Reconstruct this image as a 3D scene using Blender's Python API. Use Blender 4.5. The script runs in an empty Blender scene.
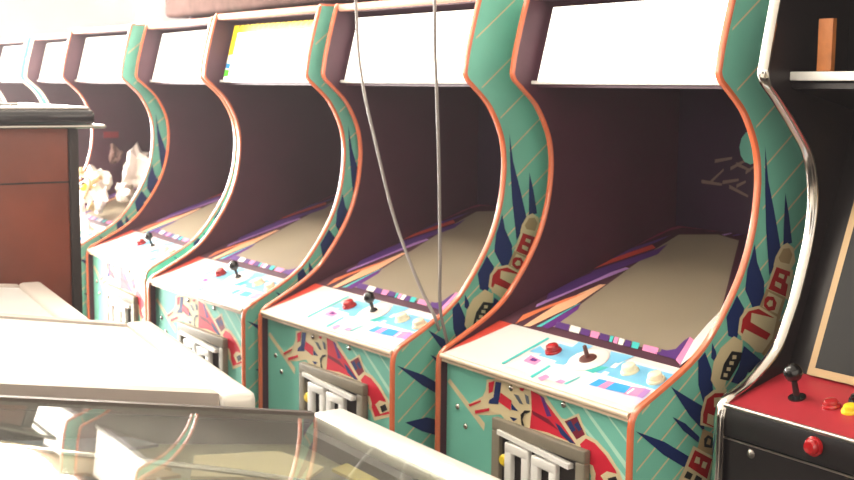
import bpy, bmesh, math, random
from mathutils import Vector, Matrix
LW=5000; LF=110; EXPO=0.5; HAZE=.006
SIDE= [('navy', [(0.324, -0.107), (0.337, -0.173), (0.361, -0.242), (0.383, -0.312), (0.368, -0.343), (0.352, -0.361), (0.337, -0.27), (0.329, -0.192)]), ('navy', [(0.388, -0.2), (0.402, -0.244), (0.415, -0.3), (0.389, -0.304), (0.388, -0.253)]), ('navy', [(0.296, -0.295), (0.315, -0.331), (0.338, -0.372), (0.34, -0.408), (0.313, -0.429), (0.284, -0.383), (0.276, -0.344), (0.286, -0.315)]), ('navy', [(0.251, -0.392), (0.284, -0.42), (0.277, -0.451), (0.265, -0.479), (0.242, -0.469), (0.22, -0.432), (0.23, -0.408)]), ('navy', [(0.141, -0.508), (0.172, -0.494), (0.199, -0.53), (0.206, -0.574), (0.18, -0.592), (0.165, -0.555)]), ('navy', [(0.198, -0.478), (0.21, -0.497), (0.214, -0.521), (0.197, -0.507)]), ('navy', [(0.093, -0.55), (0.136, -0.575), (0.181, -0.6), (0.186, -0.65), (0.144, -0.612), (0.116, -0.578)]), ('navy', [(0.099, -0.608), (0.134, -0.626), (0.173, -0.658), (0.171, -0.669), (0.129, -0.639)]), ('navy', [(0.005, -0.622), (0.08, -0.653), (0.148, -0.693), (0.141, -0.715), (0.079, -0.678)]), ('navy', [(0.031, -0.757), (0.091, -0.754), (0.147, -0.774), (0.147, -0.812), (0.078, -0.785)]), ('cream', [(0.367, -0.325), (0.383, -0.304), (0.4, -0.299), (0.419, -0.31), (0.427, -0.339), (0.41, -0.358), (0.374, -0.347), (0.362, -0.342)]), ('tan', [(0.376, -0.327), (0.389, -0.31), (0.407, -0.31), (0.417, -0.324), (0.409, -0.342), (0.382, -0.336)]), ('cream', [(0.365, -0.339), (0.422, -0.355), (0.411, -0.414), (0.342, -0.39)]), ('red', [(0.371, -0.345), (0.413, -0.358), (0.402, -0.407), (0.35, -0.387)]), ('cream', [(0.381, -0.358), (0.396, -0.363), (0.393, -0.371), (0.378, -0.365)]), ('cream', [(0.37, -0.373), (0.388, -0.38), (0.386, -0.39), (0.368, -0.382)]), ('cream', [(0.405, -0.365), (0.414, -0.368), (0.409, -0.384), (0.4, -0.379)]), ('tan', [(0.344, -0.386), (0.402, -0.409), (0.387, -0.452), (0.324, -0.424)]), ('cream', [(0.351, -0.393), (0.393, -0.411), (0.38, -0.44), (0.335, -0.421)]), ('red', [(0.348, -0.401), (0.366, -0.404), (0.376, -0.417), (0.371, -0.431), (0.353, -0.431), (0.338, -0.42), (0.34, -0.406)]), ('cream', [(0.355, -0.409), (0.364, -0.412), (0.364, -0.422), (0.353, -0.423), (0.346, -0.416)]), ('cream', [(0.267, -0.466), (0.271, -0.437), (0.287, -0.421), (0.323, -0.418), (0.378, -0.445), (0.374, -0.481), (0.341, -0.514), (0.323, -0.51)]), ('tan', [(0.378, -0.447), (0.403, -0.466), (0.396, -0.504), (0.363, -0.534), (0.338, -0.515), (0.368, -0.487)]), ('red', [(0.275, -0.465), (0.279, -0.44), (0.295, -0.426), (0.324, -0.424), (0.369, -0.446), (0.362, -0.478), (0.335, -0.505), (0.32, -0.499)]), ('cream', [(0.304, -0.43), (0.378, -0.449), (0.362, -0.478), (0.302, -0.448)]), ('cream', [(0.286, -0.46), (0.351, -0.489), (0.335, -0.513), (0.276, -0.477)]), ('cream', [(0.197, -0.55), (0.203, -0.515), (0.221, -0.49), (0.256, -0.471), (0.282, -0.485), (0.28, -0.505), (0.258, -0.504), (0.248, -0.529), (0.236, -0.57), (0.217, -0.576)]), ('black', [(0.252, -0.5), (0.286, -0.507), (0.271, -0.531), (0.247, -0.558), (0.222, -0.551), (0.231, -0.523)]), ('cream', [(0.255, -0.508), (0.266, -0.51), (0.265, -0.517), (0.254, -0.516)]), ('cream', [(0.247, -0.519), (0.259, -0.521), (0.258, -0.528), (0.246, -0.526)]), ('cream', [(0.24, -0.53), (0.251, -0.532), (0.25, -0.539), (0.239, -0.537)]), ('cream', [(0.232, -0.54), (0.243, -0.543), (0.242, -0.55), (0.231, -0.548)]), ('navy', [(0.285, -0.493), (0.351, -0.537), (0.347, -0.565), (0.3, -0.547), (0.284, -0.571), (0.253, -0.561), (0.273, -0.534)]), ('tan', [(0.312, -0.552), (0.347, -0.565), (0.337, -0.592), (0.286, -0.597), (0.267, -0.575), (0.29, -0.569)]), ('cream', [(0.173, -0.609), (0.182, -0.581), (0.206, -0.57), (0.242, -0.573), (0.236, -0.614), (0.222, -0.651), (0.172, -0.634)]), ('red', [(0.179, -0.614), (0.188, -0.586), (0.209, -0.577), (0.234, -0.58), (0.228, -0.617), (0.213, -0.646), (0.179, -0.631)]), ('cream', [(0.192, -0.614), (0.214, -0.623), (0.213, -0.644), (0.19, -0.633)]), ('cream', [(0.207, -0.586), (0.226, -0.587), (0.225, -0.608), (0.208, -0.604)]), ('tan', [(0.18, -0.643), (0.222, -0.663), (0.213, -0.702), (0.166, -0.68)]), ('black', [(0.194, -0.657), (0.211, -0.666), (0.207, -0.685), (0.185, -0.679), (0.184, -0.663)]), ('tan', [(0.195, -0.663), (0.203, -0.668), (0.201, -0.678), (0.19, -0.674)]), ('cream', [(0.155, -0.672), (0.213, -0.704), (0.202, -0.751), (0.133, -0.712)]), ('red', [(0.16, -0.681), (0.208, -0.707), (0.196, -0.744), (0.143, -0.71)]), ('cream', [(0.164, -0.694), (0.175, -0.699), (0.173, -0.711), (0.159, -0.705)]), ('cream', [(0.183, -0.707), (0.195, -0.712), (0.19, -0.723), (0.179, -0.718)]), ('cream', [(0.133, -0.712), (0.196, -0.746), (0.184, -0.778), (0.115, -0.738)]), ('black', [(0.141, -0.719), (0.157, -0.728), (0.15, -0.738), (0.133, -0.73)]), ('black', [(0.166, -0.731), (0.182, -0.74), (0.178, -0.753), (0.158, -0.744)])]
FRONT= [('cream', [(0.006, -0.658), (0.018, -0.649), (0.151, -0.721), (0.148, -0.738)]), ('mint', [(0.452, -0.604), (0.463, -0.604), (0.605, -0.702), (0.602, -0.714)]), ('mint', [(0.41, -0.618), (0.416, -0.616), (0.6, -0.726), (0.598, -0.738)]), ('mint', [(0.524, -0.608), (0.529, -0.607), (0.605, -0.658), (0.606, -0.665)]), ('cream', [(0.156, -0.623), (0.208, -0.61), (0.259, -0.61), (0.309, -0.611), (0.351, -0.614), (0.405, -0.651), (0.417, -0.65), (0.455, -0.629), (0.48, -0.667), (0.509, -0.67), (0.544, -0.687), (0.572, -0.711), (0.596, -0.747), (0.519, -0.776), (0.48, -0.723), (0.449, -0.701), (0.363, -0.696), (0.302, -0.702), (0.276, -0.707), (0.232, -0.702), (0.207, -0.688), (0.168, -0.699), (0.114, -0.71), (0.088, -0.693), (0.142, -0.663), (0.153, -0.646)]), ('red', [(0.306, -0.615), (0.338, -0.619), (0.396, -0.655), (0.449, -0.693), (0.363, -0.69), (0.305, -0.695), (0.31, -0.654)]), ('purple', [(0.335, -0.618), (0.348, -0.621), (0.374, -0.654), (0.359, -0.658)]), ('maroon', [(0.311, -0.656), (0.365, -0.662), (0.397, -0.678), (0.372, -0.673), (0.314, -0.664)]), ('navy', [(0.384, -0.664), (0.4, -0.667), (0.449, -0.693), (0.431, -0.694), (0.403, -0.684)]), ('maroon', [(0.414, -0.655), (0.45, -0.637), (0.475, -0.667), (0.451, -0.683)]), ('navy', [(0.421, -0.656), (0.432, -0.649), (0.448, -0.665), (0.436, -0.672)]), ('navy', [(0.442, -0.655), (0.453, -0.646), (0.465, -0.659), (0.457, -0.665)]), ('red', [(0.461, -0.69), (0.478, -0.674), (0.504, -0.677), (0.536, -0.693), (0.564, -0.715), (0.582, -0.745), (0.522, -0.766), (0.488, -0.719)]), ('cream', [(0.488, -0.721), (0.5, -0.722), (0.509, -0.736), (0.507, -0.756), (0.495, -0.751), (0.498, -0.739)]), ('cream', [(0.523, -0.736), (0.54, -0.723), (0.573, -0.72), (0.579, -0.74), (0.544, -0.754)]), ('black', [(0.543, -0.736), (0.565, -0.726), (0.574, -0.737), (0.552, -0.749)]), ('red', [(0.163, -0.628), (0.184, -0.62), (0.178, -0.645), (0.164, -0.652)]), ('navy', [(0.188, -0.621), (0.208, -0.619), (0.199, -0.668), (0.164, -0.674), (0.167, -0.665), (0.181, -0.657)]), ('red', [(0.206, -0.641), (0.244, -0.65), (0.241, -0.672), (0.199, -0.662)]), ('navy', [(0.244, -0.656), (0.268, -0.668), (0.244, -0.669)]), ('navy', [(0.238, -0.686), (0.265, -0.684), (0.252, -0.693)]), ('grey', [(0.25, -0.634), (0.267, -0.634), (0.284, -0.65), (0.271, -0.65)]), ('grey', [(0.287, -0.626), (0.3, -0.629), (0.304, -0.645), (0.294, -0.645)]), ('black', [(0.275, -0.673), (0.288, -0.661), (0.307, -0.657), (0.304, -0.662), (0.288, -0.668), (0.282, -0.682), (0.289, -0.695), (0.299, -0.697), (0.292, -0.701), (0.279, -0.693)]), ('red', [(0.091, -0.692), (0.139, -0.672), (0.135, -0.677), (0.097, -0.696)]), ('red', [(0.116, -0.7), (0.168, -0.683), (0.168, -0.689), (0.118, -0.707)]), ('red', [(0.27, -0.617), (0.286, -0.615), (0.283, -0.622), (0.273, -0.622)])]
BOLTS= [(0.241, 0.012, -0.624), (0.41, 0.012, -0.622), (0.05, 0.012, -0.706), (0.081, 0.012, -0.744)]
PANEL= [('redorange', [(0.02, 0.012), (0.058, 0.045), (0.065, 0.115), (0.088, 0.146), (0.099, 0.156), (0.068, 0.135), (0.027, 0.067), (0.017, 0.025)]), ('aqua', [(0.19, 0.031), (0.2, 0.029), (0.208, 0.149), (0.198, 0.151)]), ('skyblue', [(0.211, 0.091), (0.213, 0.119), (0.251, 0.103), (0.251, 0.097), (0.229, 0.092)]), ('skyblue', [(0.266, 0.091), (0.268, 0.104), (0.294, 0.111), (0.299, 0.092), (0.285, 0.086)]), ('pink', [(0.233, 0.057), (0.227, 0.082), (0.272, 0.075), (0.274, 0.055)]), ('purple', [(0.243, 0.064), (0.242, 0.076), (0.263, 0.073), (0.262, 0.065)]), ('aqua', [(0.303, 0.018), (0.314, 0.016), (0.314, 0.066), (0.305, 0.068)]), ('skyblue', [(0.31, 0.076), (0.3, 0.11), (0.32, 0.109), (0.338, 0.096), (0.336, 0.08)]), ('skyblue', [(0.308, 0.125), (0.297, 0.157), (0.331, 0.128)]), ('pink', [(0.325, 0.021), (0.331, 0.038), (0.349, 0.034), (0.345, 0.015)]), ('pink', [(0.376, 0.025), (0.378, 0.037), (0.396, 0.036), (0.396, 0.025)]), ('aqua', [(0.399, 0.027), (0.409, 0.061), (0.413, 0.057), (0.407, 0.027)]), ('skyblue', [(0.292, 0.138), (0.287, 0.163), (0.335, 0.161), (0.332, 0.144), (0.329, 0.127)]), ('skyblue', [(0.39, 0.16), (0.455, 0.163), (0.445, 0.129), (0.418, 0.13)]), ('aqua', [(0.396, 0.082), (0.405, 0.103), (0.439, 0.111), (0.425, 0.081)]), ('skyblue', [(0.439, 0.096), (0.439, 0.111), (0.47, 0.114), (0.482, 0.099)]), ('skyblue', [(0.495, 0.095), (0.516, 0.136), (0.541, 0.143), (0.565, 0.101), (0.516, 0.098)]), ('blue', [(0.453, 0.045), (0.456, 0.07), (0.48, 0.071), (0.477, 0.047)]), ('pink', [(0.477, 0.047), (0.48, 0.071), (0.498, 0.073), (0.498, 0.047)]), ('blue', [(0.498, 0.047), (0.498, 0.073), (0.545, 0.075), (0.55, 0.052)]), ('pink', [(0.549, 0.049), (0.542, 0.074), (0.573, 0.081), (0.58, 0.053)]), ('white', [(0.551, 0.052), (0.557, 0.052), (0.556, 0.071), (0.55, 0.072)]), ('lilac', [(0.58, 0.053), (0.573, 0.081), (0.59, 0.08), (0.596, 0.052)])]
BEZEL= [('aqua', [(0.127, 0.176), (0.139, 0.181), (0.133, 0.303), (0.13, 0.292)]), ('purple', [(0.139, 0.181), (0.136, 0.299), (0.154, 0.274), (0.168, 0.199), (0.164, 0.18)]), ('peach', [(0.094, 0.154), (0.112, 0.171), (0.128, 0.291), (0.113, 0.395), (0.098, 0.39), (0.079, 0.285)]), ('orange', [(0.065, 0.159), (0.071, 0.235), (0.095, 0.32), (0.098, 0.35), (0.076, 0.304), (0.043, 0.206)]), ('lilac', [(0.041, 0.244), (0.062, 0.348), (0.1, 0.48), (0.084, 0.483), (0.037, 0.369), (0.029, 0.258)]), ('violet', [(0.035, 0.28), (0.054, 0.355), (0.077, 0.489), (0.042, 0.499), (0.012, 0.391), (0.006, 0.309)]), ('redorange', [(-0.0, 0.402), (0.007, 0.451), (0.072, 0.592), (0.045, 0.606), (0.002, 0.513), (-0.003, 0.438)]), ('violet', [(0.037, 0.369), (0.107, 0.564), (0.084, 0.621), (0.08, 0.586), (0.017, 0.442)]), ('crimson', [(-0.032, 0.579), (0.023, 0.682), (0.017, 0.737), (-0.007, 0.663), (-0.05, 0.607)]), ('violet', [(-0.018, 0.507), (0.047, 0.622), (0.05, 0.667), (-0.01, 0.57)]), ('crimson', [(0.119, 0.706), (0.158, 0.738), (0.18, 0.788), (0.141, 0.756)]), ('lilac', [(0.181, 0.701), (0.197, 0.77), (0.205, 0.761), (0.195, 0.698)]), ('violet', [(0.213, 0.703), (0.219, 0.743), (0.236, 0.722), (0.221, 0.701)]), ('crimson', [(-0.007, 0.663), (0.026, 0.728), (0.114, 0.76), (0.044, 0.71)]), ('violet', [(0.176, 0.19), (0.22, 0.189), (0.201, 0.212), (0.156, 0.212)]), ('white', [(0.224, 0.189), (0.257, 0.189), (0.238, 0.211), (0.204, 0.212)]), ('violet', [(0.26, 0.189), (0.29, 0.188), (0.271, 0.21), (0.241, 0.211)]), ('pink', [(0.293, 0.188), (0.318, 0.188), (0.3, 0.21), (0.274, 0.21)]), ('violet', [(0.322, 0.188), (0.35, 0.188), (0.332, 0.209), (0.303, 0.21)]), ('aqua', [(0.353, 0.188), (0.362, 0.188), (0.345, 0.209), (0.335, 0.209)]), ('pink', [(0.365, 0.188), (0.378, 0.187), (0.36, 0.209), (0.348, 0.209)]), ('white', [(0.381, 0.187), (0.396, 0.187), (0.379, 0.208), (0.363, 0.209)]), ('violet', [(0.399, 0.187), (0.417, 0.187), (0.4, 0.208), (0.382, 0.208)]), ('aqua', [(0.42, 0.187), (0.44, 0.187), (0.424, 0.208), (0.403, 0.208)]), ('pink', [(0.452, 0.187), (0.495, 0.186), (0.479, 0.207), (0.436, 0.207)]), ('violet', [(0.503, 0.186), (0.548, 0.186), (0.533, 0.206), (0.488, 0.206)]), ('violet', [(0.487, 0.189), (0.549, 0.184), (0.527, 0.227), (0.504, 0.268), (0.505, 0.25), (0.515, 0.218), (0.5, 0.203)]), ('pink', [(0.549, 0.184), (0.572, 0.172), (0.551, 0.215), (0.522, 0.261), (0.504, 0.268), (0.527, 0.227)]), ('white', [(0.575, 0.169), (0.522, 0.261), (0.497, 0.325), (0.48, 0.381), (0.53, 0.314), (0.561, 0.259)])]
SCREEN= [(0.167, 0.191), (0.137, 0.3), (0.117, 0.391), (0.099, 0.475), (0.074, 0.591), (0.067, 0.674), (0.17, 0.701), (0.25, 0.686), (0.48, 0.381), (0.491, 0.332), (0.518, 0.264), (0.508, 0.247), (0.514, 0.213), (0.493, 0.196), (0.422, 0.199), (0.31, 0.202)]
PI=math.pi
Z0=1.52                      # eye height; profile heights are given relative to it
C=bpy.context.scene.collection
def srgb(r,g,b):
    f=lambda c:(c/255/12.92 if c/255<=.04045 else ((c/255+.055)/1.055)**2.4)
    return (f(r),f(g),f(b),1)
def mat(name,col,rough=.5,metal=0,coat=0,spec=.5,noise=0,nscale=20,emit=None,es=0,bump=0):
    m=bpy.data.materials.new(name); m.use_nodes=True; nt=m.node_tree; b=nt.nodes['Principled BSDF']
    c=srgb(*col); b.inputs['Base Color'].default_value=c
    b.inputs['Roughness'].default_value=rough; b.inputs['Metallic'].default_value=metal
    b.inputs['Coat Weight'].default_value=coat; b.inputs['Specular IOR Level'].default_value=spec
    if noise or bump:
        tc=nt.nodes.new('ShaderNodeTexCoord'); n=nt.nodes.new('ShaderNodeTexNoise')
        n.inputs['Scale'].default_value=nscale; n.inputs['Detail'].default_value=6
        nt.links.new(tc.outputs['Object'],n.inputs['Vector'])
        if noise:
            r=nt.nodes.new('ShaderNodeMapRange'); r.inputs['From Min'].default_value=.3; r.inputs['From Max'].default_value=.7
            r.inputs['To Min'].default_value=1-noise; r.inputs['To Max'].default_value=1+noise*.3
            nt.links.new(n.outputs['Fac'],r.inputs['Value'])
            mx=nt.nodes.new('ShaderNodeVectorMath'); mx.operation='SCALE'; mx.inputs[0].default_value=c[:3]
            nt.links.new(r.outputs[0],mx.inputs['Scale']); nt.links.new(mx.outputs[0],b.inputs['Base Color'])
        if bump:
            bp=nt.nodes.new('ShaderNodeBump'); bp.inputs['Strength'].default_value=bump; bp.inputs['Distance'].default_value=.01
            nt.links.new(n.outputs['Fac'],bp.inputs['Height']); nt.links.new(bp.outputs[0],b.inputs['Normal'])
    if emit: b.inputs['Emission Color'].default_value=srgb(*emit); b.inputs['Emission Strength'].default_value=es
    return m
M={}
def D(k,*a,**k2): M[k]=mat(k,*a,**k2)
D('teal',(118,194,174),.55,spec=.18,noise=.08,nscale=6)
D('mint',(176,220,198),.55,spec=.18); D('navy',(24,44,98),.55,spec=.18); D('cream',(214,198,158),.55,spec=.18); D('tan',(176,150,112),.55,spec=.18)
D('red',(204,34,56),.55,spec=.18); D('siderred',(176,30,34),.55,spec=.18); D('maroon',(120,20,44),.55,spec=.18); D('purple',(96,40,120),.55,spec=.18); D('black',(12,11,13),.4)
D('grey',(92,98,108),.55,spec=.18); D('skyblue',(122,190,226),.3); D('blue',(60,160,222),.3); D('pink',(232,140,184),.35)
D('aqua',(70,190,186),.35); D('redorange',(196,62,44),.4); D('orange',(222,120,76),.4); D('peach',(236,180,140),.4)
D('violet',(84,44,118),.45); D('lilac',(176,130,196),.4); D('crimson',(136,34,74),.45); D('white',(240,238,232),.35)
D('interior',(74,29,48),.55,noise=.25,nscale=5); D('inner_back',(54,26,52),.4,noise=.25,nscale=3)
D('molding',(204,104,66),.22,coat=.4); D('molding_pale',(232,214,186),.25,coat=.3); D('chrome',(196,190,182),.16,metal=1)
D('steel',(186,178,170),.3,metal=1,noise=.1); D('panel',(232,226,222),.22,coat=.5,noise=.04,nscale=9)
D('palelilac',(206,206,232),.3); D('palewash',(222,226,232),.25,coat=.4); D('lip',(216,194,168),.25,coat=.4); D('screen',(146,134,114),.35,noise=.1,nscale=4)
D('coin_frame',(132,124,108),.55,spec=.18,noise=.1); D('coin_dark',(54,48,46),.55,spec=.18); D('yellow',(236,206,40),.35); D('button_cream',(250,240,206),.25,coat=.5)
D('button_red',(176,24,30),.2,coat=.6); D('plastic_black',(14,12,13),.22,coat=.4); D('disc_white',(246,232,226),.3); D('g_black',(24,18,20),.4,noise=.2)
D('g_side',(30,22,24),.35); D('g_red',(172,40,52),.42,coat=.1,noise=.15,nscale=14); D('bezel_tan',(182,150,104),.35); D('wood_strip',(186,112,54),.5,noise=.3,nscale=30)
D('glass_black',(7,6,7),.3,coat=.0,spec=.25); D('wood',(118,54,32),.35,noise=.3,nscale=6); D('case_brown',(104,80,74),.9,spec=.04,noise=.3)
D('floor',(96,84,76),.45,noise=.25,nscale=4); D('wall',(206,200,192),.8,noise=.05); D('ceiling',(222,218,210),.9)
D('stub',(96,50,44),.4); D('rail_light',(188,176,166),.5); D('trim_salmon',(206,150,130),.5,spec=.1); LY,LZ=.39,-.21
D('label_red',(130,30,36),.6,spec=.1); D('rail_dark',(92,84,80),.4,metal=.5); D('cord',(126,118,114),.45); D('frame_white',(225,225,222),.5); D('cab_paint',(58,50,54),.4,noise=.2)
D('dust_glare_white',(238,238,234),.28,coat=.4,noise=.03); D('junk_tan',(196,168,120),.5); D('sheet',(224,216,206),.35,coat=.2,bump=.4); D('olive',(150,144,112),.35,noise=.45,nscale=9)  # dusty glass tops: window glare is put into their opaque white
D('marquee_lit',(250,246,236),.3,emit=(255,250,238),es=1.5)
D('tube',(255,255,255),.5,emit=(255,246,232),es=42)
def pane_mat(name,tint,rough,dust,sc=3):
    m=bpy.data.materials.new(name); m.use_nodes=True; nt=m.node_tree; nt.nodes.clear(); L=nt.links
    out=nt.nodes.new('ShaderNodeOutputMaterial'); tr=nt.nodes.new('ShaderNodeBsdfTransparent'); gl=nt.nodes.new('ShaderNodeBsdfGlossy')
    df=nt.nodes.new('ShaderNodeBsdfDiffuse'); fr=nt.nodes.new('ShaderNodeFresnel'); a=nt.nodes.new('ShaderNodeMixShader'); b=nt.nodes.new('ShaderNodeMixShader')
    tr.inputs[0].default_value=tint; gl.inputs['Roughness'].default_value=rough; df.inputs[0].default_value=srgb(225,222,212); fr.inputs['IOR'].default_value=1.55; ge=nt.nodes.new('ShaderNodeNewGeometry'); mu=nt.nodes.new('ShaderNodeMath'); mu.operation='MULTIPLY'; iv=nt.nodes.new('ShaderNodeMath'); iv.operation='SUBTRACT'; iv.inputs[0].default_value=1; L.new(ge.outputs['Backfacing'],iv.inputs[1]); L.new(fr.outputs[0],mu.inputs[0]); L.new(iv.outputs[0],mu.inputs[1])
    n=nt.nodes.new('ShaderNodeTexNoise'); n.inputs['Scale'].default_value=3; n.inputs['Detail'].default_value=5
    r=nt.nodes.new('ShaderNodeMapRange'); r.inputs['From Min'].default_value=.35; r.inputs['From Max'].default_value=.75; r.inputs['To Min'].default_value=dust*.4; r.inputs['To Max'].default_value=dust*1.8
    tc=nt.nodes.new('ShaderNodeTexCoord'); L.new(tc.outputs['Object'],n.inputs['Vector']); L.new(n.outputs['Fac'],r.inputs['Value'])
    L.new(r.outputs[0],a.inputs[0]); L.new(tr.outputs[0],a.inputs[1]); L.new(df.outputs[0],a.inputs[2])
    L.new(mu.outputs[0],b.inputs[0]); L.new(a.outputs[0],b.inputs[1]); L.new(gl.outputs[0],b.inputs[2]); L.new(b.outputs[0],out.inputs[0]); return m
M['glass']=pane_mat('glass',(.93,.95,.93,1),.02,.09); M['window_glass']=pane_mat('window_glass',(.98,.98,.98,1),.02,.02)

# ---------- mesh helpers
class MB:
    def __init__(s): s.v=[];s.f=[];s.m=[];s.mats=[]
    def mi(s,k):
        if k not in s.mats: s.mats.append(k)
        return s.mats.index(k)
    def add(s,vs,fs,k):
        o=len(s.v); s.v+=[tuple(v) for v in vs]; i=s.mi(k)
        for f in fs: s.f.append(tuple(o+a for a in f)); s.m.append(i)
        return s
    def box(s,x0,x1,y0,y1,z0,z1,k,bev=0):
        if bev:
            bm=bmesh.new(); bmesh.ops.create_cube(bm,size=1)
            for v in bm.verts: v.co=Vector(((x0+x1)/2+v.co.x*(x1-x0),(y0+y1)/2+v.co.y*(y1-y0),(z0+z1)/2+v.co.z*(z1-z0)))
            bmesh.ops.bevel(bm,geom=bm.edges[:],offset=bev,segments=3,profile=.5,affect='EDGES')
            bm.verts.index_update(); s.add([v.co[:] for v in bm.verts],[[v.index for v in f.verts] for f in bm.faces],k); bm.free(); return s
        return s.hexa([(x0,y0,z0),(x1,y0,z0),(x1,y1,z0),(x0,y1,z0),(x0,y0,z1),(x1,y0,z1),(x1,y1,z1),(x0,y1,z1)],k)
    def hexa(s,v,k): return s.add(v,[(0,3,2,1),(4,5,6,7),(0,1,5,4),(1,2,6,5),(2,3,7,6),(3,0,4,7)],k)
    def slab(s,x0,x1,p,q,t,k):
        "plate between profile points p=(y,z) and q, thickness t below"
        dy,dz=q[0]-p[0],q[1]-p[1]; L=math.hypot(dy,dz); ny,nz=-dz/L*t,dy/L*t
        if nz<0: ny,nz=-ny,-nz
        a=(p[0]-ny,p[1]-nz); b=(q[0]-ny,q[1]-nz)
        return s.hexa([(x0,a[0],a[1]),(x1,a[0],a[1]),(x1,b[0],b[1]),(x0,b[0],b[1]),(x0,p[0],p[1]),(x1,p[0],p[1]),(x1,q[0],q[1]),(x0,q[0],q[1])],k)
    def lathe(s,prof,c,ax,k,n=20):
        ax=Vector(ax).normalized(); u=ax.orthogonal().normalized(); w=ax.cross(u); c=Vector(c); vs=[]
        for r,h in prof:
            for i in range(n):
                a=2*PI*i/n; vs.append(c+ax*h+(u*math.cos(a)+w*math.sin(a))*r)
        fs=[(j*n+i,j*n+(i+1)%n,(j+1)*n+(i+1)%n,(j+1)*n+i) for j in range(len(prof)-1) for i in range(n)]
        fs+= [tuple(range(n))[::-1],tuple((len(prof)-1)*n+i for i in range(n))]
        return s.add(vs,fs,k)
    def tube(s,pts,r,k,n=8):
        P=[Vector(p) for p in pts]; vs=[]; up=None
        for i,p in enumerate(P):
            t=(P[min(i+1,len(P)-1)]-P[max(i-1,0)]).normalized()
            u=(t.orthogonal() if up is None else (up-t*up.dot(t))).normalized(); up=u; w=t.cross(u)
            for j in range(n): a=2*PI*j/n; vs.append(p+(u*math.cos(a)+w*math.sin(a))*r)
        fs=[(i*n+j,i*n+(j+1)%n,(i+1)*n+(j+1)%n,(i+1)*n+j) for i in range(len(P)-1) for j in range(n)]
        fs+=[tuple(range(n))[::-1],tuple((len(P)-1)*n+j for j in range(n))]
        return s.add(vs,fs,k)
    def build(s,name,parent=None,smooth=False,at=(0,0,0),**props):
        me=bpy.data.meshes.new(name); me.from_pydata(s.v,[],s.f)
        for k in s.mats: me.materials.append(M[k])
        for p,i in zip(me.polygons,s.m): p.material_index=i
        bm=bmesh.new(); bm.from_mesh(me); bmesh.ops.recalc_face_normals(bm,faces=bm.faces) if not props.pop('flat_art',False) else None
        bm.to_mesh(me); bm.free()
        if smooth:
            me.shade_smooth()
            try: me.set_sharp_from_angle(angle=math.radians(40))
            except Exception: pass
        o=bpy.data.objects.new(name,me); C.objects.link(o); o.location=at
        if parent: o.parent=parent
        for a,b in props.items(): o[a]=b
        return o
def empty(name,loc,rz=0,**p):
    o=bpy.data.objects.new(name,None); C.objects.link(o); o.location=loc; o.rotation_euler=(0,0,rz); o.empty_display_size=.1
    for a,b in p.items(): o[a]=b
    return o
def copy_tree(o,parent=None):
    c=o.copy(); C.objects.link(c)
    if parent: c.parent=parent
    for ch in list(o.children): copy_tree(ch,c)
    return c
def catmull(P,n=6):
    out=[]; 
    for i in range(len(P)-1):
        a,b,c,d=[Vector(P[max(0,min(len(P)-1,j))]) for j in (i-1,i,i+1,i+2)]
        for t in range(n):
            t/=n; out.append(tuple(.5*((2*b)+(c-a)*t+(2*a-5*b+4*c-d)*t*t+(3*b-a-3*c+d)*t**3)))
    return out+[tuple(P[-1])]

# ---------- cabinet side outline (y into the cabinet, z relative to the eye)
PROF=[(0,-Z0),(0,-1.0),(0,-.62),(.002,-.604),(.008,-.592),(.02,-.582)]+catmull([(.02,-.582),(.06,-.562),(.1104,-.5356),(.1505,-.5113),(.1876,-.4806),(.2223,-.4393),(.2577,-.3877),(.2847,-.3361),(.3039,-.2771),(.3132,-.2169),(.3141,-.1605),(.3019,-.1043),(.2673,-.0425),(.222,.000),(.203,.016),(.1955,.030),(.197,.046),(.2041,.0862),(.2222,.157),(.239,.215)])[1:]
GPROF=[(0,-Z0),(0,-.62),(0,-.590),(.004,-.570),(.012,-.557),(.03,-.548)]+catmull([(.03,-.548),(.077,-.527),(.142,-.478),(.172,-.425),(.195,-.37),(.221,-.278),(.228,-.203),(.212,-.128),(.17,-.072),(.112,-.013),(.086,.010),(.077,.028),(.080,.05),(.087,.088),(.103,.165),(.115,.215)])[1:]
def prof_y(z,P=PROF):
    for a,b in zip(P,P[1:]):
        if a[1]<=z<=b[1] and b[1]>a[1]: return a[0]+(b[0]-a[0])*(z-a[1])/(b[1]-a[1])
    return P[-1][0]
T=.0065
def side_mesh(P,x,depth,m_out,m_in,outer):
    b=MB(); O=[(y,z+Z0) for y,z in P]+[(depth-.05,.215+Z0),(depth,.12+Z0),(depth,0)]
    n=len(O); L=[(x-T,y,z) for y,z in O]; R=[(x+T,y,z) for y,z in O]
    b.add(L,[tuple(range(n))[::-1]],m_out if outer<0 else m_in); b.add(R,[tuple(range(n))],m_out if outer>0 else m_in)
    for i in range(n):
        j=(i+1)%n; b.add([L[i],R[i],R[j],L[j]],[(0,1,2,3)],m_in)
    return b
def molding_mesh(P,x,k,ws=1):
    b=MB(); pts=[(y,z+Z0) for y,z in P]+[(P[-1][0]+.30,P[-1][1]+Z0+.002)]; vs=[]; S=[(-.0078,.002),(-.0076,-.001),(-.0055,-.0034),(0,-.0042),(.0055,-.0034),(.0076,-.001),(.0078,.002)]
    for i,p in enumerate(pts):
        a=Vector(pts[max(i-1,0)]);c=Vector(pts[min(i+1,len(pts)-1)]);t=(c-a).normalized(); nrm=Vector((t.y,-t.x))  # inward normal (into the panel)
        for sx,h in S: vs.append((x+sx*ws,p[0]+nrm.x*h,p[1]+nrm.y*h))
    m=len(S); fs=[(i*m+j,i*m+j+1,(i+1)*m+j+1,(i+1)*m+j) for i in range(len(pts)-1) for j in range(m-1)]+[(i*m+m-1,i*m,(i+1)*m,(i+1)*m+m-1) for i in range(len(pts)-1)]
    b.add(vs,fs,k); return b
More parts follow.
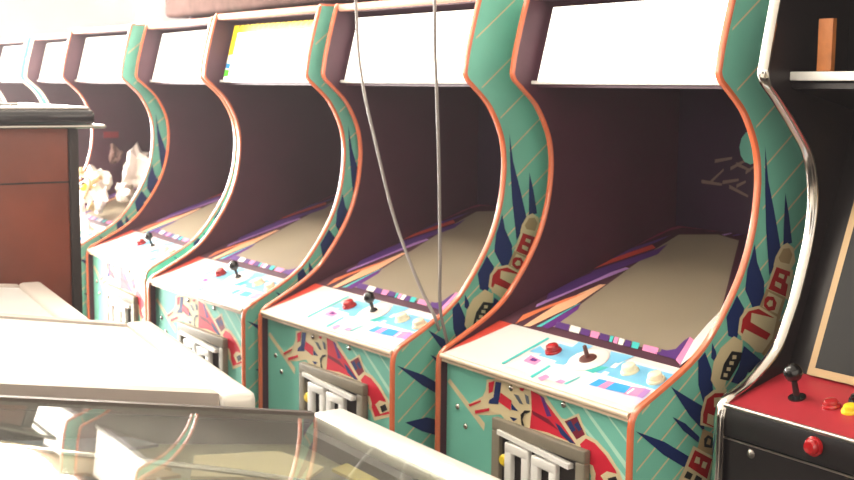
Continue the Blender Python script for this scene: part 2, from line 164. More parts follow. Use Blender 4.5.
def side_art(x,parent):
    b=MB(); off=.0006
    for c in (.17,.06,-.068,-.195,-.31,-.41,-.49,-.555,-.61,-.655,-.71,-.765,-.82,-.88,-.95,-1.03,-1.12,-1.22):
        run=[]
        for i in range(90):
            y=.002+i*.0095; z=c+.8*y
            if z<-1.45 or z>.20 or y<prof_y(z)+.008: 
                continue
            run.append((y,z))
        if len(run)>1:
            # split where the line leaves the panel
            seg=[run[0]]
            for p in run[1:]+[(99,99)]:
                if p[0]-seg[-1][0]>.011:
                    if len(seg)>1:
                        (a0,a1),(b0,b1)=seg[0],seg[-1]; b.add([(x+off,a0,a1+Z0),(x+off,b0,b1+Z0),(x+off,b0,b1+Z0+.0045),(x+off,a0,a1+Z0+.0045)],[(0,1,2,3)],'cream')
                    seg=[]
                seg.append(p)
    o=len(b.f)
    for i,(k,P) in enumerate(SIDE):
        d=off+.0003+i*.00006
        b.add([(x+d,max(y,prof_y(z)+.007),z+Z0) for y,z in P],[tuple(range(len(P)))],{'red':'siderred'}.get(k,k))
    return b.build('side_art',parent,flat_art=True,label='printed navy lightning wedges and red and cream lettering')
def zp(a,b,y): return a[1]+(b[1]-a[1])*(y-a[0])/(b[0]-a[0])
W=.62; XI0,XI1=T+.0005,W-T-.0005
P_F=(.005,-.592);P_B=(.165,-.533);B_E=(.72,-.342)
def button(parent,x,y,k,r=.014,a=P_F,b=P_B,h=.016,nm='button',lab=None):
    z=zp(a,b,y)+Z0; n=Vector((0,-(b[1]-a[1]),b[0]-a[0])).normalized(); m=MB()
    m.lathe([(r*1.35,0),(r*1.35,.003),(r*1.2,.006),(r,.006),(r,h*.8),(r*.9,h),(r*.5,h*1.12),(.001,h*1.15)],(0,0,0),n,k,24)
    o=m.build(nm,parent,True,at=(x,y,z)); 
    if lab: o['label']=lab
    return o
def make_cabinet():
    r=empty('arcade_cabinet',(0,0,0))
    for x,s in ((0,-1),(W,1)):
        p=side_mesh(PROF,x,.84,'teal','interior',s).build('side_panel',r)
        molding_mesh(PROF,x,'molding').build('edge_molding',p,True,label='orange plastic edge molding')
        if s>0: side_art(x+T,p)
    # front panel with the printed ship
    f=MB().box(XI0,XI1,.020,.036,.10,-.603+Z0,'teal').build('front_panel',r)
    b=MB()
    for i,(k,P) in enumerate(FRONT): b.add([(min(max(x,XI0+.002),XI1-.002),.0196-i*.00006,min(z,-.606)+Z0) for x,z in P],[tuple(range(len(P)))],k)
    b.build('front_art',f,flat_art=True,label='printed red and navy spaceship with cream outline')
    for x,y,z in BOLTS: MB().lathe([(.007,0),(.007,.0015),(.005,.004),(.001,.005)],(0,0,0),(0,-1,0),'chrome',12).build('bolt',f,True,at=(x,.020,z+Z0))
    MB().box(XI0,XI1,.05,.07,0,.10,'interior').build('kick_plate',r)
    MB().box(XI0+.002,XI1-.002,.016,.040,-.612+Z0,-.598+Z0,'interior').build('rail',r)
    # coin door
    cd=MB(); x0,x1,z1,z0=.196,.493,-.694+Z0,-1.02+Z0; w=.027
    cd.box(x0,x1,.003,.0195,z1-w,z1,'coin_frame',.003).box(x0,x1,.003,.0195,z0,z0+w,'coin_frame',.003).box(x0,x0+w,.003,.0195,z0+w,z1-w,'coin_frame',.003).box(x1-w,x1,.003,.0195,z0+w,z1-w,'coin_frame',.003)
    c=cd.build('coin_door',r,True)
    MB().box(x0+w,x1-w,.013,.0195,z0+w,z1-w,'coin_dark').build('recess',c)
    MB().hexa([(x0+w,-.003,z1-.030),(x1-w-.014,-.003,z1-.046),(x1-w-.014,.012,z1-.046),(x0+w,.012,z1-.030),(x0+w,-.003,z1-.020),(x1-w-.014,-.003,z1-.036),(x1-w-.014,.012,z1-.036),(x0+w,.012,z1-.020)],'white').build('coin_bar',c,label='white metal bar above the coin slots')
    for i in range(2):
        s=MB(); a=.247+i*.088; t=z1-.040-i*.006; ww,hh,th=.078,.105,.022
        s.box(a,a+ww,-.002,.012,t-th,t,'white',.004).box(a,a+ww,-.002,.012,t-hh,t-hh+th,'white',.004).box(a,a+th,-.0015,.012,t-hh+.006,t-.006,'white',.003).box(a+ww-th,a+ww,-.0015,.012,t-hh+.006,t-.006,'white',.003)
        s.build('coin_slot_plate',c,True,label='white rectangular ring around a dark coin slot')
    MB().lathe([(.0125,0),(.0125,.008),(.009,.012),(.001,.013)],(0,0,0),(0,-1,0),'yellow',20).build('reject_button',c,True,at=(.2375,.012,z1-.084),label='round yellow button')
    # control panel
    cp=MB().slab(XI0,XI1,(P_F[0],P_F[1]+Z0),(P_B[0],P_B[1]+Z0),.014,'panel').build('control_panel',r,label='white control panel with pale blue and pink print')
    b=MB(); L=math.hypot(P_B[0]-P_F[0],P_B[1]-P_F[1]); ny,nz=-(P_B[1]-P_F[1])/L,(P_B[0]-P_F[0])/L
    EXTRA=[('redorange',[(.008,.015),(.03,.07),(.055,.165),(.008,.165)]),('palewash',[(.215,.028),(.235,.150),(.60,.150),(.60,.020)]),('skyblue',[(.245,.082),(.25,.142),(.595,.142),(.595,.085)]),('white',[(.33,.072),(.322,.142),(.335,.142),(.345,.072)]),('white',[(.445,.072),(.435,.142),(.448,.142),(.460,.072)]),('white',[(.225,.074),(.225,.086),(.60,.086),(.60,.074)]),('palelilac',[(.43,.03),(.435,.062),(.60,.062),(.60,.03)])]
    for i,(k,P) in enumerate(EXTRA+PANEL[1:]):
        d=.0005+i*.00005; b.add([(min(max(x,XI0+.001),XI1-.001),y+ny*d,zp(P_F,P_B,y)+Z0+nz*d) for x,y in P],[tuple(range(len(P)))],k)
    b.build('panel_art',cp,flat_art=True)
    MB().tube([(XI0,.004,-.5965+Z0),(XI1,.004,-.5965+Z0)],.0065,'lip',14).box(XI0,XI1,.004,.02,-.609+Z0,-.597+Z0,'lip').build('front_trim',cp,True,label='rounded cream metal front edge')
    for x,y,k,l in ((.265,.112,'button_red','red start button'),(.4932,.116,'button_cream','cream round button'),(.5695,.112,'button_cream','cream round button')):
        button(cp,x,y,k,lab=l)
    m=MB(); n=Vector((0,ny,nz)); zc=zp(P_F,P_B,.115)
    j=empty('joystick',(.372,.115,zc+Z0)); j.parent=r
    MB().lathe([(.044,0),(.044,.002),(.040,.004),(.001,.005)],(0,0,.0006),n,'disc_white',36).build('base_disc',j,True,label='round pale pink-white plate')
    m.lathe([(.012,.004),(.009,.010),(.0045,.012),(.0045,.026),(.007,.028),(.0125,.034),(.0145,.041),(.012,.050),(.006,.055),(.001,.056)],(0,0,0),n,'plastic_black',20).build('stick',j,True)
    # monitor bezel
    bz=MB().slab(XI0,XI1,(P_B[0],P_B[1]+Z0),(B_E[0],B_E[1]+Z0),.012,'interior').build('monitor_bezel',r)
    L=math.hypot(B_E[0]-P_B[0],B_E[1]-P_B[1]); ny2,nz2=-(B_E[1]-P_B[1])/L,(B_E[0]-P_B[0])/L
    def onb(x,y,d): y=max(.166,min(y,.715)); return (min(max(x,XI0+.001),XI1-.001),y+ny2*d,zp(P_B,B_E,y)+Z0+nz2*d)
    b=MB(); b.add([onb(x,y,.0006) for x,y in SCREEN],[tuple(range(len(SCREEN)))],'screen'); b.build('screen',bz,flat_art=True,label='dusty dark tan monitor glass, switched off')
    b=MB()
    for i,(k,P) in enumerate(BEZEL): b.add([onb(x,y,.001+i*.00006) for x,y in P],[tuple(range(len(P)))],k)
    b.build('bezel_art',bz,flat_art=True,label='red, orange, violet and teal diagonal stripes')
    # back, top, marquee
    MB().box(XI0,XI1,.722,.735,B_E[1]+Z0-.02,.14+Z0,'inner_back').build('back_panel',r)
    MB().box(XI0,XI1,.80,.815,.10,.12+Z0,'interior').build('rear_door',r)
    MB().slab(XI0,XI1,(.262,.013+Z0),(.722,.06+Z0),.012,'interior').build('speaker_board',r)
    MB().box(XI0,XI1,.262,.785,.197+Z0,.209+Z0,'interior').build('top_panel',r)
    MB().slab(XI0+.020,XI1-.003,(.2475,.017+Z0),(.2894,.182+Z0),.004,'marquee_lit').build('marquee',r,label='glowing blank white marquee')
    MB().box(XI0,XI1,.238,.258,.198+Z0,.2165+Z0,'trim_salmon',.004).build('marquee_trim',r,True,label='pale pink strip along the top of the marquee')
    MB().box(XI0,XI1,.244,.254,.008+Z0,.016+Z0,'white',.002).build('marquee_ledge',r,True)
    return r
proto=make_cabinet()
GRP='teal sided arcade cabinets standing in a row'
CABS=[ # x, y, yaw, label
 (-2.2337,1.5463,0,'nearest teal arcade cabinet, directly left of the black cabinet with the red control panel'),
 (-2.9155,1.4423,.0349,'teal arcade cabinet seen behind the two hanging grey cords'),
 (-3.5714,1.3903,.0331,'teal arcade cabinet with the lit marquee bordered in yellow, blue and green'),
 (-4.3536,1.4646,-.0348,'teal arcade cabinet between the scrap-heaped one and the one with the yellow-bordered marquee'),
 (-4.965,1.3952,.045,'teal arcade cabinet with crumpled plastic bags and scrap heaped on its control panel'),
 (-5.805,1.4915,.0087,'arcade cabinet with pale cream side edging, partly hidden behind the brown wooden cabinet'),
 (-6.56,1.50,.0,'farthest arcade cabinet cut off at the left edge of the picture')]
cab=[]
for i,(x,y,a,lab) in enumerate(CABS):
    o=proto if i==0 else copy_tree(proto)
    o.location=(x,y,0); o.rotation_euler=(0,0,a); o['label']=lab; o['category']='arcade machine'; o['group']=GRP; cab.append(o)
cab[4].scale=(.955,1,1)
# cream edging on the farthest two
for o in (cab[5],cab[6]):
    for s in o.children:
        for e in s.children:
            if e.name.startswith('edge_molding'):
                e.data=e.data.copy(); e.data.materials[0]=M['molding_pale']; e['label']='pale cream plastic edge molding'
# the near cabinet has lost its joystick knob
for e in cab[0].children:
    if e.name.startswith('joystick'):
        for k in e.children:
            if k.name.startswith('stick'):
                m=MB(); n=Vector((0,-.346,.938)); m.lathe([(.020,.004),(.018,.007),(.005,.009),(.0042,.034),(.001,.036)],(0,0,0),n,'stub',16); q=m.build('tmp',None,True); k.data=q.data; k.data.name='stick'; bpy.data.objects.remove(q); k['label']='thin bare metal stick without a knob'
# printed border on one marquee
for e in cab[2].children:
    if e.name.startswith('marquee') and 'glowing' in e.get('label',''):
        e['label']='glowing white marquee with yellow, blue and green printed border'
        b=MB()
        def mq(u,v,d=.0008): y=.2475+(.2894-.2475)*v; return (XI0+.020+u*.575,y-.97*d,.017+.165*v+Z0+.25*d)
        def quad(u0,v0,u1,v1,k,d=.0008,sk=0): b.add([mq(u0,v0,d),mq(u1,v0,d),mq(u1+sk,v1,d),mq(u0+sk,v1,d)],[(0,1,2,3)],k)
        quad(.0,.86,1,1,'marq_yellow'); quad(0,.45,.055,.9,'marq_yellow'); quad(.0,.2,.05,.3,'marq_blue'); quad(0,.05,.05,.18,'marq_green')
        quad(0,.3,.03,.45,'marq_pale')
        random.seed(3)
        for i in range(15):
            u=.04+i*.055; quad(u,.92,u+.018,1,'tan',.0012,.02)
        for nm,c in (('marq_yellow',(250,222,40)),('marq_blue',(40,120,180)),('marq_green',(80,190,40)),('marq_pale',(240,240,200))):
            M[nm]=mat(nm,c,.3,emit=c,es=.75)
        b.build('marquee_print',e,flat_art=True)
# sticker scraps and a painted teal reflection on the near cabinet's back panel
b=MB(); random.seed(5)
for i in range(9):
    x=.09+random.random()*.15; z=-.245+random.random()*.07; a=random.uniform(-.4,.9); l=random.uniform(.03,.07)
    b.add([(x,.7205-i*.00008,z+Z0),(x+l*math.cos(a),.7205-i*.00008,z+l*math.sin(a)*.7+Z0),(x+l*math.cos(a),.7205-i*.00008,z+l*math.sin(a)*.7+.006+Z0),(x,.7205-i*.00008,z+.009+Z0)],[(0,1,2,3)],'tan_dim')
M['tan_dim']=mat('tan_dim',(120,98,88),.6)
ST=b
b.add([(.245+.035*math.cos(t*PI/6),.7195,-.135+.04*math.sin(t*PI/6)+Z0) for t in range(12)],[tuple(range(12))],'teal')  # teal patch painted in place of a reflection
b.build('sticker',cab[0],flat_art=True,label='faded tan sticker scraps and a painted teal reflection')
MB().box(.0062,.008,LY-.03,LY+.035,LZ-.012+Z0,LZ+.014+Z0,'label_red').build('sticker',cab[4],label='small dark red label')

# ---------- black cabinet with red control panel (right edge)
g=empty('arcade_cabinet',(-1.50,1.655,0),0,label='black arcade cabinet with red control panel and chrome edging at the right of the row',category='arcade machine')
GW=.64
for x,s in ((0,-1),(GW,1)):
    p=side_mesh(GPROF,x,.80,'g_side','g_side',s).build('side_panel',g)
    molding_mesh(GPROF,x,'chrome',1.55).build('edge_molding',p,True,label='shiny chrome edge molding')
gx0,gx1=T+.0005,GW-T-.0005; GF=(.008,-.560);GB=(.172,-.518)
f=MB().box(gx0,gx1,.008,.03,.10,-.624+Z0,'g_black').build('front_panel',g)
MB().lathe([(.008,0),(.008,.002),(.005,.004),(.001,.005)],(0,0,0),(0,-1,0),'steel',12).build('bolt',f,True,at=(.07,.008,-.637+Z0))
fb=MB().box(gx0,gx1,.004,.03,-.618+Z0,-.564+Z0,'g_black',.003).build('control_box_front',g,True)
MB().lathe([(.017,0),(.017,.004),(.0135,.005),(.0135,.012),(.010,.016),(.001,.017)],(0,0,0),(0,-1,0),'button_red',24).build('start_button',fb,True,at=(.207,.004,-.588+Z0),label='red glossy start button')
MB().box(gx0,gx1,.006,.0095,-.6235+Z0,-.6205+Z0,'steel').build('seam_strip',g)
cp=MB().slab(gx0,gx1,(GF[0],GF[1]+Z0),(GB[0],GB[1]+Z0),.012,'g_red').build('control_panel',g,label='red control panel')
MB().tube([(gx0,.006,-.562+Z0),(gx1,.006,-.562+Z0)],.0045,'steel',10).build('front_trim',cp,True)
for x,y,k,l in ((.172,.088,'button_red','red button'),(.212,.088,'yellow','yellow button'),(.198,.125,'plastic_black','black button'),(.26,.10,'button_red','red button')):
    button(cp,x,y,k,.012,GF,GB,.012,lab=l)
j=empty('joystick',(.101,.086,zp(GF,GB,.086)+Z0)); j.parent=g
MB().lathe([(.016,0),(.016,.003),(.006,.005),(.0052,.036)],(0,0,0),(-.02,-.28,.95),'plastic_black',16).build('stick',j,True)
MB().lathe([(.001,-.017),(.009,-.0145),(.0145,-.008),(.017,0),(.0145,.008),(.009,.0145),(.001,.017)],(0,0,0),(0,0,1),'plastic_black',20).build('ball_top',j,True,at=(-.001,-.013,.047))
s0=(.172,-.518); s1=(.345,-.03)
bz=MB().slab(gx0,gx1,(s0[0],s0[1]+Z0),(s1[0],s1[1]+Z0),.01,'g_black').build('monitor_bezel',g)
def gp(x,t,d): 
    y=s0[0]+(s1[0]-s0[0])*t; z=s0[1]+(s1[1]-s0[1])*t; L=math.hypot(s1[0]-s0[0],s1[1]-s0[1]); return (x,y-(s1[1]-s0[1])/L*d,z+(s1[0]-s0[0])/L*d+Z0)
def gbar(x0,x1,t0,t1,k,m):
    m.hexa([gp(x0,t0,.0),gp(x1,t0,.0),gp(x1,t1,0),gp(x0,t1,0),gp(x0,t0,.010),gp(x1,t0,.010),gp(x1,t1,.010),gp(x0,t1,.010)],k)
m=MB(); gbar(.058,.072,.0,1,'bezel_tan',m); gbar(.072,.568,.0,.028,'bezel_tan',m); gbar(.568,.582,0,1,'bezel_tan',m); m.build('screen_frame',bz,label='tan frame around the dark screen')
m=MB(); gbar(.072,.568,.028,.97,'glass_black',m); m2=m.build('screen',bz,label='black screen glass')
MB().box(gx0,gx1,.72,.735,-.55+Z0,.14+Z0,'g_black').build('back_panel',g)
MB().box(gx0,gx1,.12,.72,.197+Z0,.209+Z0,'g_black').build('top_panel',g)
MB().slab(gx0,gx1,(.15,.013+Z0),(.345,-.03+Z0),.01,'g_black').build('speaker_board',g)
MB().box(gx0,gx1,.140,.150,.017+Z0,.033+Z0,'white',.002).build('marquee_ledge',g,True,label='white strip below the empty marquee opening')
MB().box(.058,.088,.15,.16,.034+Z0,.125+Z0,'wood_strip').build('wooden_slat',g,label='orange-brown wooden slat in the empty marquee box')
MB().box(gx0,gx1,.30,.31,-.02+Z0,.19+Z0,'g_black').build('marquee_box_back',g)

# ---------- junk heaped on the cabinet
E0=cab[4]; ez=zp(P_F,P_B,.08)+Z0
def world(c,x,y,z): 
    a=c.rotation_euler.z; sx=c.scale.x; return (c.location.x+math.cos(a)*x*sx-math.sin(a)*y,c.location.y+math.sin(a)*x*sx+math.cos(a)*y,z)
def crumple(name,c,size,k,seed,sub=3,amp=.6,**p):
    rnd=random.Random(seed); bm=bmesh.new(); bmesh.ops.create_icosphere(bm,subdivisions=sub,radius=1)
    dirs=[(Vector((rnd.gauss(0,1),rnd.gauss(0,1),rnd.gauss(0,1))).normalized(),rnd.uniform(.35,.9)) for _ in range(26)]
    for v in bm.verts:
        n=v.co.normalized(); r=1.0
        for d,h in dirs:
            q=n.dot(d)
            if q>h: r-=amp*(q-h)
        r+=.06*math.sin(n.x*17+seed)*math.sin(n.y*19)+.05*math.sin(n.z*23+n.x*9)
        r*=1+rnd.uniform(-.13,.13)
        v.co=Vector((n.x*r*size[0],n.y*r*size[1],max(n.z*r,-.55)*size[2]))
    b=MB(); b.add([v.co[:] for v in bm.verts],[[v.index for v in f.verts] for f in bm.faces],k); bm.free()
    o=b.build(name,None,False,at=c)
    for a,v in p.items(): o[a]=v
    return o
BG='crumpled plastic on the far control panel'
def jb(x,y,z,sz,k,seed,lab,name='plastic_bag',cat='bag',sub=3,g=True):
    o=crumple(name,world(E0,x,y,Z0+z),sz,k,seed,sub,label=lab,category=cat)
    if g: o['group']=BG
jb(.25,.39,-.375,(.17,.09,.17),'sheet',2,'largest crumpled clear plastic bag, heaped high at the back right of the junk')
jb(.13,.27,-.395,(.14,.09,.14),'sheet',7,'crumpled plastic bag at the back left of the junk heap, under the greyish wrapping')
jb(.22,.09,-.470,(.16,.08,.13),'sheet',11,'crumpled plastic bag at the front left of the junk heap, half behind the brown cabinet')
jb(.39,.20,-.435,(.13,.06,.12),'sheet',19,'crumpled plastic bag right in front of the largest bag on the junk heap')
jb(.46,.085,-.485,(.13,.07,.10),'sheet',23,'low crumpled plastic bag at the front right of the junk heap')
jb(.10,.37,-.290,(.07,.04,.06),'case_brown',13,'greyish crumpled wrapping on top of the junk heap against the dark monitor recess','plastic_wrap','wrapping',3,False)
jb(.30,.30,-.425,(.12,.045,.065),'sheet',37,'low crumpled plastic bag spread in front of the largest bag on the dark monitor')
jb(.33,.16,-.395,(.05,.03,.035),'case_brown',17,'dull brown rag in the middle of the junk heap','cloth_rag','rag',3,False)
jb(.38,.155,-.470,(.05,.03,.05),'junk_tan',29,'crumpled tan paper ball wedged between two plastic bags of the junk heap','paper_ball','paper',2,False)
jb(.27,.155,-.340,(.04,.03,.03),'junk_tan',31,'small tan paper scrap high on the left slope of the junk heap','paper_ball','paper',2,False)
def bentbar(name,pts,r,k,**p):
    b=MB(); c=pts[0]; b.tube([Vector(q)-Vector(c) for q in catmull(pts,5)],r,k,8); o=b.build(name,None,True,at=c)
    for a,v in p.items(): o[a]=v
wz=lambda x,y,h: world(E0,x,y,ez+h)
bentbar('cable',[wz(.20,.02,.18),wz(.26,.06,.22),wz(.34,.12,.22),wz(.42,.14,.20),wz(.47,.10,.14)],.006,'junk_tan',label='tan cable looped over the top of the junk heap',category='cable')
bentbar('cable',[wz(.25,.0,.08),wz(.33,.0,.12),wz(.42,.0,.12),wz(.52,.02,.07)],.005,'button_cream',label='cream cable lying along the front of the junk heap',category='cable')
b=MB().box(-.05,.05,-.012,.012,-.008,.008,'junk_tan',.003).box(-.05,-.02,-.02,.02,-.01,.012,'yellow',.003); o=b.build('bracket',None,True,at=wz(.40,.16,.19)); o.rotation_euler=(.2,-.5,.4); o['label']='small tan and yellow metal bracket on the junk heap'; o['category']='bracket'
b=MB().box(-.03,.03,-.02,.02,-.016,.016,'steel',.004).lathe([(.011,.016),(.011,.03),(.001,.03)],(0,0,0),(0,0,1),'coin_dark',12); o=b.build('switch_box',None,True,at=wz(.22,.09,.205)); o.rotation_euler=(.1,.4,.2); o['label']='small grey metal switch box perched on the front left bag of the junk heap'; o['category']='switch box'

# ---------- case lying on the cabinet tops
t=empty('packing_case',(-3.6,1.98,.2165+Z0+.0),0,label='dusty brown packing case lying across the tops of the cabinets',category='case')
MB().box(-.62,.62,-.26,.30,.018,.40,'case_brown',.015).build('body',t,True)
for x in (-.47,.47): 
    for y in (-.19,.2): MB().lathe([(.03,0),(.038,.018)],(0,0,0),(0,0,1),'interior',14).build('foot',t,True,at=(x,y,0))

# ---------- hanging cords
CZ=3.2
def cord(pts,name,**p):
    c=pts[0]; b=MB(); b.tube([Vector(q)-Vector(c) for q in catmull(pts,8)],.0038,'cord',8); o=b.build(name,None,True,at=c)
    for a,v in p.items(): o[a]=v
cord([(-2.264,1.545,CZ),(-2.264,1.546,2.5),(-2.264,1.548,Z0+.188),(-2.264,1.554,Z0+.015),(-2.264,1.563,Z0-.16),(-2.264,1.569,Z0-.364),(-2.2645,1.572,Z0-.50),(-2.264,1.60,Z0-.62),(-2.264,1.64,Z0-.9),(-2.264,1.66,Z0-1.2)],'hanging_cord',label='grey cord hanging straight down from the ceiling into the gap between two cabinets',category='cord',group='grey cords hanging in front of the cabinets')
cord([(-2.69,1.56,CZ),(-2.66,1.56,2.4),(-2.621,1.56,Z0+.207),(-2.59,1.56,Z0+.015),(-2.53,1.56,Z0-.128),(-2.439,1.56,Z0-.312),(-2.33,1.558,Z0-.452),(-2.275,1.560,Z0-.510),(-2.2725,1.575,Z0-.55)],'hanging_cord',label='grey cord slanting down from the left to meet the straight one at the control panel',category='cord',group='grey cords hanging in front of the cabinets')

# ---------- pinball machines
def make_pinball(x0,w,yf,zf,slope,glassk,lab,art=True,yaw=0):
    """x0..x1 width, yf player end, zf glass height at the player end (relative), rising towards -y"""
    Ln=1.22; r=empty('pinball_machine',(x0,yf,0),yaw,label=lab,category='pinball machine')
    zt=lambda y: zf+Z0+(-y)*slope          # y<=0 local
    rail=.028 if glassk!='glass' else .011; rh=.062 if glassk!='glass' else .03; rk='rail_light' if glassk!='glass' else 'rail_dark'
    # cabinet body
    def wall(a0,a1,nm,k='cab_paint'):
        b=MB(); b.hexa([(a0,-Ln,.52),(a1,-Ln,.52),(a1,-.06,.52),(a0,-.06,.52),(a0,-Ln,zt(-Ln)-.012),(a1,-Ln,zt(-Ln)-.012),(a1,-.06,zt(-.06)-.012),(a0,-.06,zt(-.06)-.012)],k); return b.build(nm,r)
    wall(0,.018,'side_wall'); wall(w-.018,w,'side_wall')
    MB().box(.018,w-.018,-.075,-.055,.52,zt(-.06)-.02,'cab_paint').build('front_wall',r)
    MB().box(.018,w-.018,-Ln,-.075,.52,.54,'cab_paint').build('bottom_board',r)
    for a0,a1 in ((-.003,rail),(w-rail,w+.003)):
        b=MB(); b.hexa([(a0,-Ln,zt(-Ln)-rh),(a1,-Ln,zt(-Ln)-rh),(a1,-.05,zt(-.05)-rh),(a0,-.05,zt(-.05)-rh),(a0,-Ln,zt(-Ln)+.003),(a1,-Ln,zt(-Ln)+.003),(a1,-.05,zt(-.05)+.003),(a0,-.05,zt(-.05)+.003)],rk)
        b.build('side_rail',r,label='brushed metal side rail')
    MB().box(-.012,w+.012,-.050,.012,zt(0)-.034,zt(0)+.010,'lockbar',.014).build('lockbar',r,True,label='wide pale metal bar across the player end')
    b=MB(); b.slab(rail+.001,w-rail-.001,(-Ln+.002,zt(-Ln)-.002),(-.051,zt(-.051)-.002),.004,glassk); b.build('top_glass',r,label='sloping glass top' if glassk=='glass' else 'sloping glass top with dust and glare painted white')
    # playfield
    d=.045; pf=MB().slab(.019,w-.019,(-Ln,zt(-Ln)-d-.03),(-.076,zt(-.076)-d),.012,'olive').build('playfield',r)
    zpf=lambda y: zt(-.076)-d+((zt(-Ln)-d-.03)-(zt(-.076)-d))*((-y-.076)/(Ln-.076))
    if art:
        def poly(P,k,h,par=pf,nm='playfield_plastic',t=.004):
            b=MB(); n=len(P); b.add([(x,y,zpf(y)+h) for x,y in P]+[(x,y,zpf(y)+h-t) for x,y in P],[tuple(range(n)),tuple(range(n,2*n))[::-1]]+[(i,(i+1)%n,n+(i+1)%n,n+i) for i in range(n)],k); return b.build(nm,par)
        poly([(.127,-.291),(.229,-.339),(.243,-.184),(.189,-.132),(.103,-.156)],'cream',.012)
        poly([(.17,-.085),(.30,-.085),(.27,-.12),(.20,-.125)],'yellow_dull',.012)
        poly([(.32,-.085),(.50,-.085),(.50,-.24),(.40,-.20)],'cream',.02)
        poly([(.06,-.36),(.10,-.33),(.15,-.45),(.09,-.52)],'grey',.02)
        poly([(.16,-.40),(.25,-.36),(.28,-.44),(.20,-.50)],'tan',.02)
        poly([(.05,-.62),(.20,-.55),(.16,-.74)],'cream',.02)
        poly([(.30,-.40),(.38,-.30),(.42,-.40),(.35,-.50)],'yellow_dull',.02)
        b=MB(); b.tube(catmull([(.07,-.62,zpf(-.62)+.02),(.16,-.46,zpf(-.46)+.022),(.24,-.30,zpf(-.3)+.022),(.30,-.22,zpf(-.22)+.022),(.36,-.20,zpf(-.2)+.022)],6),.004,'chrome',8); b.build('ball_guide',pf,True,label='curved shiny wire guide')
        poly([(.085,-.533),(.16,-.39),(.22,-.36),(.26,-.62),(.15,-.70)],'junk_tan',.02,pf,'lane_ramp')
        for x,y in ((.30,-.62),(.42,-.60),(.36,-.75)):
            MB().lathe([(.026,0),(.026,.03),(.034,.036),(.030,.044),(.001,.046)],(0,0,0),(0,0,1),'button_cream',20).build('bumper',pf,True,at=(x,y,zpf(y)))
    for x in (.02,w-.02):
        for y in (-.08,-Ln+.05):
            b=MB(); b.box(-.018,.018,-.018,.018,0.03,.60,'steel',.004).lathe([(.025,0),(.025,.012),(.008,.016),(.008,.03)],(0,0,0),(0,0,1),'coin_dark',12); b.build('leg',r,True,at=(x,y,0))
    h=zt(-Ln)
    MB().box(-.03,w+.03,-Ln-.16,-Ln,h-.06,h+.52,'cab_paint',.008).build('backbox',r,True)
    MB().box(w*.25,w*.6,-.054,-.046,.60,.85,'coin_dark',.003).build('coin_door',r,True)
    return r
M['lockbar']=mat('lockbar',(238,232,222),.32,metal=.15,coat=.3); M['yellow_dull']=mat('yellow_dull',(196,176,90),.4)
make_pinball(-1.603,.60,.928,-.500,.185,'glass','nearest pinball machine, its clear glass showing a dark olive playfield and reflections',True,-.013)
make_pinball(-2.444,.66,.948,-.503,.15,'dust_glare_white','pinball machine second from the camera with a glaring white top and grey metal rail',False,-.129)
make_pinball(-3.076,.522,.908,-.503,.08,'dust_glare_white','farthest pinball machine, a small glaring white top in front of the brown wooden cabinet',False,-.11)

# ---------- brown wooden cabinet
wc=empty('wooden_cabinet',(-3.5,.70,0),0,label='brown wooden cabinet with black metal-rimmed lid at the left edge',category='cabinet')
MB().box(-.3,.297,-.42,.335,.04,1.405,'wood',.004).build('body',wc,True)
MB().box(-.302,.302,.335,.362,.04,1.404,'coin_dark',.006).build('front_trim',wc,True,label='dark vertical front edge')
MB().box(-.28,.28,-.40,.33,0,.04,'black').build('plinth',wc)
MB().box(.297,.2985,-.42,.335,1.262,1.266,'coin_dark').build('seam',wc)
lid=MB().box(-.33,.325,-.45,.40,1.412,1.452,'plastic_black',.012).build('lid',wc,True,label='black lid')
for z,e in ((1.409,.012),(1.455,-.02)):
    m=MB(); P=[(-.335-e,-.455-e),(.33+e,-.455-e),(.33+e,.405+e),(-.335-e,.405+e)]
    for a,b_ in zip(P,P[1:]+P[:1]): m.tube([(*a,z),(*b_,z)],.005,'chrome',8)
    m.build('lid_rim',lid,True,label='thin chrome rim')

# ---------- room
X0,X1,Y0r,Y1=-9.5,2.2,-4.0,6.5
def struct(b,name,**p): o=b.build(name,None,**p); o['kind']='structure'; return o
struct(MB().box(X0-.15,X1+.15,Y0r-.15,Y1+.15,-.12,0,'floor'),'floor')
struct(MB().box(X0-.15,X1+.15,Y0r-.15,Y1+.15,CZ,CZ+.12,'ceiling'),'ceiling')
struct(MB().box(X1,X1+.15,Y0r,Y1,0,CZ,'wall'),'wall_right')
struct(MB().box(X0-.15,-4.6,Y0r-.15,Y0r,0,CZ,'wall').box(.6,X1+.15,Y0r-.15,Y0r,0,CZ,'wall').box(-4.6,.6,Y0r-.15,Y0r,0,.9,'wall').box(-4.6,.6,Y0r-.15,Y0r,2.8,CZ,'wall'),'wall_front')
m=MB(); fwm=.05
m.box(-4.6,.6,Y0r-.1,Y0r-.04,.9,.95,'frame_white').box(-4.6,.6,Y0r-.1,Y0r-.04,2.75,2.8,'frame_white').box(-4.6,-4.55,Y0r-.1,Y0r-.04,.95,2.75,'frame_white').box(.55,.6,Y0r-.1,Y0r-.04,.95,2.75,'frame_white').box(-2.03,-1.97,Y0r-.1,Y0r-.04,.95,2.75,'frame_white')
o=struct(m,'window_5'); MB().box(-4.55,-2.03,Y0r-.075,Y0r-.069,.95,2.75,'window_glass').build('pane',o); MB().box(-1.97,.55,Y0r-.075,Y0r-.069,.95,2.75,'window_glass').build('pane',o)  # unseen window added behind the camera to light the cabinet fronts
struct(MB().box(X0-.15,X1+.15,Y1,Y1+.15,0,CZ,'wall'),'wall_back')
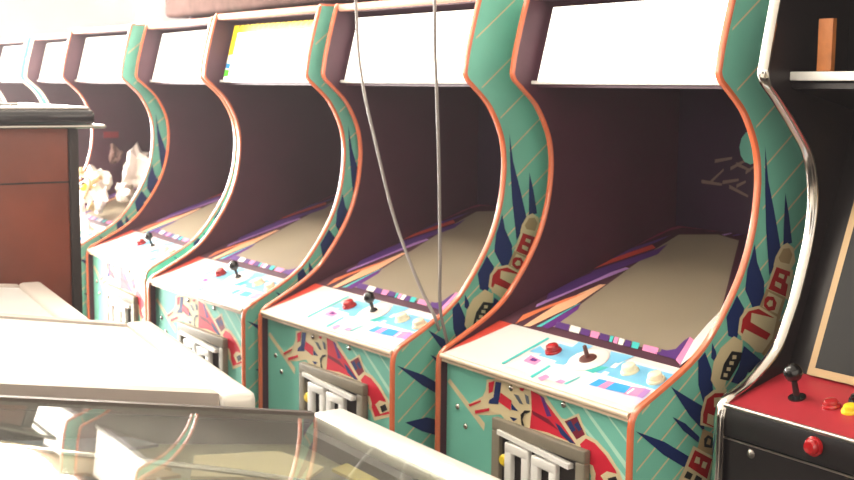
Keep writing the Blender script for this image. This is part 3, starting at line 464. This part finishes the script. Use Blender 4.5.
wl=MB().box(X0-.15,X0,Y0r,Y1,0,.35,'wall').box(X0-.15,X0,Y0r,Y1,3.05,CZ,'wall').box(X0-.15,X0,Y0r,Y0r+.3,.35,3.05,'wall').box(X0-.15,X0,Y1-.3,Y1,.35,3.05,'wall')
struct(wl,'wall_left')
ny=4; ys=[Y0r+.3+i*(Y1-Y0r-.6)/ny for i in range(ny+1)]
for i in range(ny):
    a,b_=ys[i],ys[i+1]; m=MB(); w=.045
    m.box(X0-.10,X0-.04,a,b_,.35,.35+w,'frame_white').box(X0-.10,X0-.04,a,b_,3.05-w,3.05,'frame_white').box(X0-.10,X0-.04,a,a+w,.35+w,3.05-w,'frame_white').box(X0-.10,X0-.04,b_-w,b_,.35+w,3.05-w,'frame_white')
    o=struct(m,'window_%d'%(i+1)); MB().box(X0-.075,X0-.069,a+w,b_-w,.35+w,3.05-w,'window_glass').build('pane',o)
# unseen ceiling lamps, added to light the panels and cabinet fronts
def lamp(x,y,lab):
    t=empty('added_ceiling_lamp',(x,y,CZ),0,label=lab,category='lamp',group='added fluorescent lamps on the ceiling')
    MB().box(-.62,.62,-.13,.13,-.05,0,'frame_white',.006).build('housing',t,True)
    for s in (-.06,.06): MB().tube([(-.6,s,-.068),(.6,s,-.068)],.017,'tube',12).build('tube',t,True)
for x,y in ((-2.7,.75),(-4.1,.75),(-5.5,.75)): lamp(x,y,'added unseen fluorescent lamp on the ceiling above the aisle')
# light
def area(name,loc,rot,sx,sy,e,col=(1,1,1)):
    l=bpy.data.lights.new(name,'AREA'); l.shape='RECTANGLE'; l.size=sx; l.size_y=sy; l.energy=e; l.color=col
    o=bpy.data.objects.new(name,l); C.objects.link(o); o.location=loc; o.rotation_euler=rot; return o
area('daylight',(X0-.25,(Y0r+Y1)/2,1.75),(0,-PI/2,0),2.9,Y1-Y0r-.4,LW,(1,.965,.91))
area('front_fill',(-2.0,Y0r-.25,1.85),(PI/2,0,0),5.0,1.8,LF,(1,.96,.91))  # fill light added outside the unseen front window
wd=bpy.data.worlds.new('World'); bpy.context.scene.world=wd; wd.use_nodes=True
bg=wd.node_tree.nodes['Background']; bg.inputs[0].default_value=(.9,.95,1,1); bg.inputs[1].default_value=3
# volume haze added to lift the darks, standing in for veiling glare
vsn=wd.node_tree.nodes.new('ShaderNodeVolumeScatter'); wo=wd.node_tree.nodes['World Output']
vsn.inputs['Color'].default_value=(1,.91,.90,1); vsn.inputs['Density'].default_value=HAZE; vsn.inputs['Anisotropy'].default_value=.5; wd.node_tree.links.new(vsn.outputs[0],wo.inputs['Volume'])
# camera
cam=bpy.data.cameras.new('camera'); co=bpy.data.objects.new('camera',cam); C.objects.link(co)
f,p,rl,yaw=1235.8,.12336,.009358,.97555
fw=Vector((-math.sin(yaw)*math.cos(p),math.cos(yaw)*math.cos(p),-math.sin(p))); rt=Vector((math.cos(yaw),math.sin(yaw),0)); up=rt.cross(fw)
r2=rt*math.cos(rl)+up*math.sin(rl); u2=up*math.cos(rl)-rt*math.sin(rl)
co.matrix_world=Matrix(((r2.x,u2.x,-fw.x,0),(r2.y,u2.y,-fw.y,0),(r2.z,u2.z,-fw.z,Z0),(0,0,0,1)))
cam.sensor_width=36; cam.lens=f/854*36; cam.clip_start=.05
cam.dof.use_dof=True; cam.dof.focus_distance=2.0; cam.dof.aperture_fstop=9.0
sc=bpy.context.scene; sc.camera=co
vs=sc.view_settings; vs.view_transform='Standard'; vs.look='None'; vs.gamma=1; vs.use_curve_mapping=False; vs.exposure=EXPO
